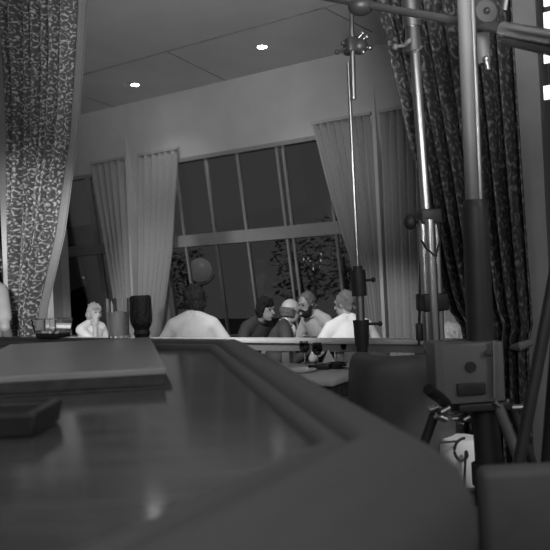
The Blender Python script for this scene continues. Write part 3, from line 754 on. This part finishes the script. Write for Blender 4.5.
for dx, yy, r in ((-5.5, -.03, .026), (1.5, -.06, .030), (7.5, -.02, .022)):
    mb = MB(); mb.tube(P(428 + dx, 220, Y2 + yy), P(434 + dx, 358, Y2 + yy), r); lo_ = P(434 + dx, 358, Y2 + yy); mb.tube(lo_, V((lo_.x, lo_.y, .15)), r); mb.build('tube', MT['chrome'], cs)
mb = MB(); mb.box(P(432, 302), (.145, .15, .10), .15, bev=.012); mb.build('lock_block', MT['black'], cs)
mb = MB(); mb.tube(P(421, 232), P(419, 345), .008); mb.box(P(419.5, 332), (.04, .04, .10), bev=.01); mb.build('brake_rod', MT['black'], cs)
lo_ = P(434, 358)
for k_ in range(3):
    a_ = k_ * 2*pi/3 + .6; mb = MB(); mb.path([V((lo_.x, lo_.y, .30)), V((lo_.x + .2*cos(a_), lo_.y + .2*sin(a_), .18)), V((lo_.x + .34*cos(a_), lo_.y + .34*sin(a_), .02))], .02); mb.build('leg', MT['black'], cs)
mb = MB(); mb.tube((lo_.x, lo_.y, .12), (lo_.x, lo_.y, .34), .075); mb.build('hub', MT['black'], cs)
# cable hanging on the crank stand
mb = MB(); mb.path([P(437, 222, Y2 - .08), P(440, 240, Y2 - .09), P(436, 256, Y2 - .10), P(428, 250, Y2 - .10), P(421, 240, Y2 - .09)], .006, 8); mb.build('cable', MT['black'], cs)
# camera pedestal with grey box
Y3 = 2.75
P = lambda px, py, y=Y3: at(px, py, y)
g = P(478, 400); pd = thing('camera_pedestal', (g.x, g.y, 0), 'heavy camera pedestal with grey box head and thick pole in front of the right drape', 'camera pedestal')
mb = MB(); mb.tube(P(462, -50), P(473, 212), .028); mb.build('upper_tube', MT['greybox'], pd)
mb = MB(); mb.tube(P(470, -50, Y3 + .03), P(480, 212, Y3 + .03), .014); mb.build('side_tube', MT['steel'], pd)
mb = MB(); mb.tube(P(475, 208), P(480.5, 345), .050, .053); mb.tube(P(474.6, 200), P(475, 210), .042, .050); mb.build('dark_sleeve', MT['black'], pd)
bc = P(464, 370); bw_ = 62 * Y3 / F; bh = 58 * Y3 / F
Rb = M.Translation(bc) @ M.Rotation(.10, 4, 'Z')
mb = MB(); mb.box(None, (bw_, .20, bh), mtx=Rb, bev=.008); box = mb.build('box_head', MT['greybox'], pd)
mb = MB(); fc = P(471, 367, Y3 - .112); mb.tube(fc, fc + V((0, .03, 0)), .020); mb.build('port', MT['black'], box)
mb = MB(); mb.box(P(471, 389, Y3 - .105), (.11, .02, .045), .10, bev=.004); mb.build('slot', MT['black'], box)
mb = MB(); mb.tube(P(489, 352, Y3 - .12), P(489, 352, Y3 - .08), .012); mb.build('screw', MT['black'], box)
mb = MB(); mb.tube(P(493.5, 341, Y3 - .11), P(494, 398, Y3 - .11), .008); mb.build('edge_bar', MT['chrome'], box)
mb = MB(); mb.box(P(441, 368, Y3 - .10), (.05, .02, .20), .10, bev=.004); mb.build('side_plate', MT['greybox'], box)
mb = MB(); mb.box(P(475, 403), (.20, .20, .03), .1, bev=.006); mb.build('mount_plate', MT['black'], pd)
mb = MB(); mb.tube(P(428, 389, Y3 - .16), P(455, 410, Y3 - .06), .022); mb.build('handle', MT['dark'], pd)
rk = random.Random(5)
for (x, y) in ((434, 410), (441, 415), (446, 412), (455, 419), (460, 422), (467, 420), (497, 402), (506, 405), (517, 408)):
    mb = MB(); e = P(x, y, Y3 - rk.uniform(.04, .14)); r_k = rk.uniform(.007, .015); mb.tube(e - V((r_k * 1.4, 0, 0)), e + V((r_k * 1.4, 0, rk.uniform(-.02, .02))), r_k, r_k * .8); mb.tube(e, e.lerp(P(474, 412), .6), .006); mb.build('knob', MT['chrome' if rk.random() < .6 else 'steel'], pd)
mb = MB(); l0 = P(484, 404); mb.tube(l0, V((l0.x + .01, l0.y, .55)), .048, .055); mb.build('column', MT['black'], pd)
cb = V((l0.x + .01, l0.y, 0))
for k_, (top, ex, ey, m_) in enumerate(((P(498, 405, Y3 - .08), .24, -.22, 'greybox'), (P(510, 404, Y3), .34, -.02, 'black'), (P(436, 410, Y3 + .02), -.50, .05, 'black'), (P(480, 405, Y3 + .08), .05, .42, 'black'))):
    mb = MB(); mb.tube(top, cb + V((ex, ey, .03)), .020, .016); mb.ell(cb + V((ex, ey, .025)), (.03, .03, .025)); mb.build('leg', MT[m_], pd)
mb = MB(); mb.tube(cb + V((0, 0, .50)), cb + V((0, 0, .58)), .07); mb.build('hub', MT['black'], pd)
# boom across the top
q0, q1 = at(322, -3, 4.25), at(575, 42, 2.35)
bo = thing('boom_arm', at(481, 18, 2.9), 'long horizontal chrome boom tube across the top right, clamped to the pedestal pole', 'boom')
def bp(t): return q0.lerp(q1, t)
mb = MB(); mb.tube(bp(0), bp(.83), .019, .019); mb.build('thin_tube', MT['boomgrey'], bo)
mb = MB(); mb.tube(bp(.82), bp(1.0), .028, .028); mb.build('thick_tube', MT['chrome'], bo)
mb = MB(); mb.tube(bp(.82) + V((0, 0, -.045)), bp(1.0) + V((0, 0, -.05)), .016); mb.build('lower_tube', MT['black'], bo)
dc = at(481, 16, 2.82); ax = V((.15, -1, .02)).normalized()
mb = MB(); mb.tube(dc - ax * .05, dc + ax * .05, .045); mb.build('clamp_disc', MT['boomgrey'], bo)
mb = MB(); mb.tube(dc + ax * .05, dc + ax * .056, .014); mb.ell(dc + ax * .056, (.012,) * 3, n=10); mb.build('bolt', MT['black'], bo)
mb = MB(); mb.box(at(478, 14, 2.96), (.14, .10, .14), .2, bev=.02); mb.build('clamp_body', MT['black'], bo)
mb = MB(); mb.tube(at(481, 34, 2.95), at(484, 64, 2.95), .032, .028); mb.build('spigot', MT['greybox'], bo)
mb = MB(); mb.tube(at(486, 60, 2.92), at(488, 70, 2.92), .011); mb.ell(at(486, 59, 2.92), (.015,) * 3); mb.build('thumb_screw', MT['chrome'], bo)
mb = MB(); mb.tube(at(507, -8, 2.5), at(504, 11, 2.5), .010); mb.build('lever', MT['chrome'], bo)
mb = MB(); mb.ell(at(361, 6, 3.7), (.07, .06, .05)); mb.build('end_weight', MT['black'], bo)
# dark stand leg at the right edge
Y4 = 2.25; a = at(553, 285, Y4); b = at(527, 420, Y4)
ls = thing('dark_tripod', (at(575, 300, Y4).x + .0, Y4 + .05, 0), 'black tripod whose slanting leg crosses the right edge', 'tripod')
tp = V((at(560, 262, Y4).x, Y4 + .05, at(560, 262, Y4).z)); dirn = (b - a).normalized()
def toflr(p, d): return p + d * ((.02 - p.z) / d.z)
mb = MB(); mb.tube(a - dirn * .06, toflr(a, dirn), .020, .018); mb.build('leg', MT['black'], ls)
tp = a - dirn * .05
for d in (V((.30, .12, -1)), V((.02, .34, -1))):
    mb = MB(); mb.tube(tp + V((.03, .02, 0)), toflr(tp, d), .020, .018); mb.build('leg', MT['black'], ls)
mb = MB(); mb.tube(tp + V((.03, .02, -.06)), tp + V((.03, .02, .08)), .035); mb.build('head', MT['black'], ls)

# iron scroll stool with white cushion
Y5 = 3.05; q = at(476, 466, Y5)
ir = thing('iron_stool', (q.x - .015, Y5 + .2, 0), 'white cushioned stool with black wrought-iron scrolls behind the bar corner', 'stool')
cz = q.z - .03
mb = MB(); mb.lathe((q.x - .015, Y5 + .2, cz), [(0, -.10), (.085, -.10), (.098, -.08), (.103, 0), (.098, .09), (.08, .11), (0, .115)]); mb.build('cushion', MT['white'], ir)
mb = MB(); pts = []
for i in range(34):
    t = i / 33; a_ = 1.4 + t * 5.4; r = .044 * (1 - t) + .010; pts.append(V((q.x - .030 + r * cos(a_), Y5 + .080, cz + .070 + r * sin(a_) * 1.2)))
mb.path(pts, .0065, 8); mb.path([pts[-1] + V((0, 0, 0)), V((q.x - .035, Y5 + .085, cz - .105))], .0055, 8); mb.path([pts[4], pts[4] + V((-.08, 0, -.002))], .005, 8); mb.build('scroll', MT['black'], ir)
mb = MB(); mb.lathe((q.x - .015, Y5 + .2, cz - .11), [(0, 0), (.105, 0), (.105, .009), (0, .009)]); mb.build('seat_plate', MT['black'], ir)
for k_ in range(4):
    a_ = k_ * pi/2 + .5; mb = MB(); c_ = V((q.x - .015, Y5 + .2, 0)); mb.path([c_ + V((.095*cos(a_), .095*sin(a_), cz - .105)), c_ + V((.09*cos(a_), .09*sin(a_), .2)), c_ + V((.17*cos(a_), .17*sin(a_), .008))], .008); mb.build('leg', MT['black'], ir)

# ------------------------------------------------------------------ beyond the glass
def outside(px, py, off): 
    s, z, y = hit(px, py, off); return WP(s, off, z)
q = outside(200, 270, -1.2); k = (q.y) / F
gb = thing('reflection_globe', V((q.x, q.y, -.05)), 'added glowing globe in place of a lamp reflected in the dark window, above the lone guest', 'lamp')
mb = MB(); mb.ell(q, (12*k,) * 3, n=28); mb.build('globe', MT['globe'], gb)  # globe added outside to imitate a reflection in the pane
mb = MB(); mb.path([q + V((15*k*cos(a_), 0, 15*k*sin(a_))) for a_ in [radians(-160 + i * 10) for i in range(15)]], .014, 8); mb.build('cradle', MT['mull'], gb)
mb = MB(); b0 = q + V((0, 0, -15*k)); mb.tube(b0, V((q.x, q.y, -.05)), .03); mb.build('post', MT['mull'], gb)
q = outside(314, 268, -1.5); k = q.y / F
chd = thing('glints', V((q.x, q.y, -.05)), 'candelabra added in place of a chandelier reflection in the window, above the group', 'glints')
mb = MB(); mb.tube((q.x, q.y, -.05), q, .025, .018); mb.ell(q, (.05, .05, .08)); mb.build('stem', MT['mull'], chd)  # whole piece added to imitate chandelier sparkle reflected in the pane
rc = random.Random(11)
for i in range(8):
    a_ = i * pi/4 + rc.uniform(-.3, .3); rr = rc.uniform(.06, .16); e = q + V((rr*cos(a_), rr*sin(a_), rc.uniform(-.04, .20))); mb = MB(); mb.path([q, q.lerp(e, .6) + V((0, 0, -.05)), e], .008, 8); mb.build('arm', MT['mull'], chd)
    mb = MB(); r_f = rc.uniform(.006, .012); mb.ell(e + V((0, 0, .02)), (r_f, r_f, r_f * 2.2), n=10); mb.build('glint_bulb', MT['spark'], chd)
def reflection_shrub(px, off, h, spread, lab, seed):  # leafy shapes added outside to imitate foliage reflected in the panes
    rnd = random.Random(seed); s = hit(px, 300, off)[0]; b0 = WP(s, off, -.05)
    r = thing('reflection_tree', b0, lab, 'tree', 'leafy stand-ins for reflections in the window')
    mb = MB(); mb.path([b0, b0 + V((.05, 0, h*.5)), b0 + V((0, .03, h*.8))], [.06, .045, .02]); mb.build('trunk', MT['bark'], r)
    mb = MB()
    for i in range(520):
        a_ = rnd.uniform(0, 2*pi); rr = spread * sqrt(rnd.random()); z = h * (.50 + .55 * rnd.random()); p = b0 + V((rr*cos(a_), rr*sin(a_), z)); d = V((rnd.uniform(-1, 1), rnd.uniform(-1, 1), rnd.uniform(-.6, .4))).normalized(); sdv = d.cross(V((rnd.random(), .3, 1))).normalized(); L = rnd.uniform(.07, .15)
        mb.poly([p, p + d*L*.5 + sdv*L*.22, p + d*L, p + d*L*.5 - sdv*L*.22])
    mb.build('foliage', MT['leaf'], r, smooth=0, fix=False)
reflection_shrub(300, -1.9, 2.1, .40, 'added tree shape in place of foliage reflected in the window right behind the bearded guest', 3); reflection_shrub(345, -2.0, 2.2, .38, 'added tree shape in place of foliage reflected in the window beside the right curtain', 4); reflection_shrub(188, -2.2, 1.9, .3, 'added tree shape in place of foliage reflected in the window near the globe', 8)
q = outside(76, 273, -1.0); tl = thing('terrace_light', V((q.x, q.y, -.05)), 'cluster of tiny bright lights on a post beyond the left window', 'lamp')
mb = MB(); mb.tube((q.x, q.y, -.05), q, .02); mb.build('post', MT['black'], tl)
for d in ((0, 0, .03), (.06, 0, -.02), (-.03, 0, -.06), (.12, 0, -.09)):
    mb = MB(); mb.tube(q, q + V(d), .006); mb.ell(q + V(d), (.018,) * 3, n=10); mb.build('bulb', MT['spark'], tl)

# ------------------------------------------------------------------ light
w = bpy.data.worlds.new('night'); sc.world = w; w.use_nodes = True
w.node_tree.nodes['Background'].inputs[0].default_value = (1, 1, 1, 1); w.node_tree.nodes['Background'].inputs[1].default_value = .10
def spot(loc, tgt, e, size, blend=.5, soft=.15):  # unseen film lamps, plus added fill spots where marked
    ld = bpy.data.lights.new('film_or_fill_spot', 'SPOT'); ld.energy = e; ld.spot_size = radians(size); ld.spot_blend = blend; ld.shadow_soft_size = soft
    o = bpy.data.objects.new('film_or_fill_spot', ld); C.objects.link(o); o.location = loc; o.rotation_euler = (V(tgt) - V(loc)).to_track_quat('-Z', 'Y').to_euler(); return o
def point(loc, e, soft=.2):  # unseen soft fill, added to lift the whole room
    ld = bpy.data.lights.new('fill_point', 'POINT'); ld.energy = e; ld.shadow_soft_size = soft
    o = bpy.data.objects.new('fill_point', ld); C.objects.link(o); o.location = loc
spot((-1.2, 2.4, 3.4), (.45, 6.3, .95), 560, 26, .5)
spot((.2, 3.0, 3.6), (-.75, 6.0, .9), 260, 26, .6)          # on the group
spot((-4.6, 3.2, 1.7), (-2.6, 6.6, .9), 420, 38, .6)
spot((-1.1, 1.6, 1.9), (-2.22, 6.1, 1.45), 420, 30, .7)        # low from the left: drape, pilaster, guest by the window
spot((-.4, 3.4, 2.6), (-2.3, 7.9, .8), 330, 22, .6)
spot((.3, .4, 2.0), (.0, 7.0, 3.85), 600, 48, .8, .4)  # added fill aimed up to brighten ceiling and upper wall
spot((-1.2, 2.4, 3.4), (1.40, 5.5, .95), 420, 9, .4, .05)        # added narrow spot to brighten the blond guest's head
spot((2.6, 1.4, 2.7), (.86, 3.2, .50), 120, 12, .4, .05)  # added narrow spot to brighten the stool cushion
ld = bpy.data.lights.new('added_leaf_fill', 'POINT'); ld.energy = 45; ld.shadow_soft_size = .2  # unseen fill added outside to brighten the leaves
lo = bpy.data.objects.new('added_leaf_fill', ld); C.objects.link(lo); lo.location = (-.1, 9.8, 3.4)
for p, e in (((2.6, .4, 2.6), 45), ((-1.6, -.6, 2.5), 28), ((.2, -1.5, 2.3), 50)): point(p, e, .4)

sc.view_settings.view_transform = 'Standard'; sc.view_settings.look = 'None'; sc.view_settings.gamma = 1; sc.view_settings.exposure = .22
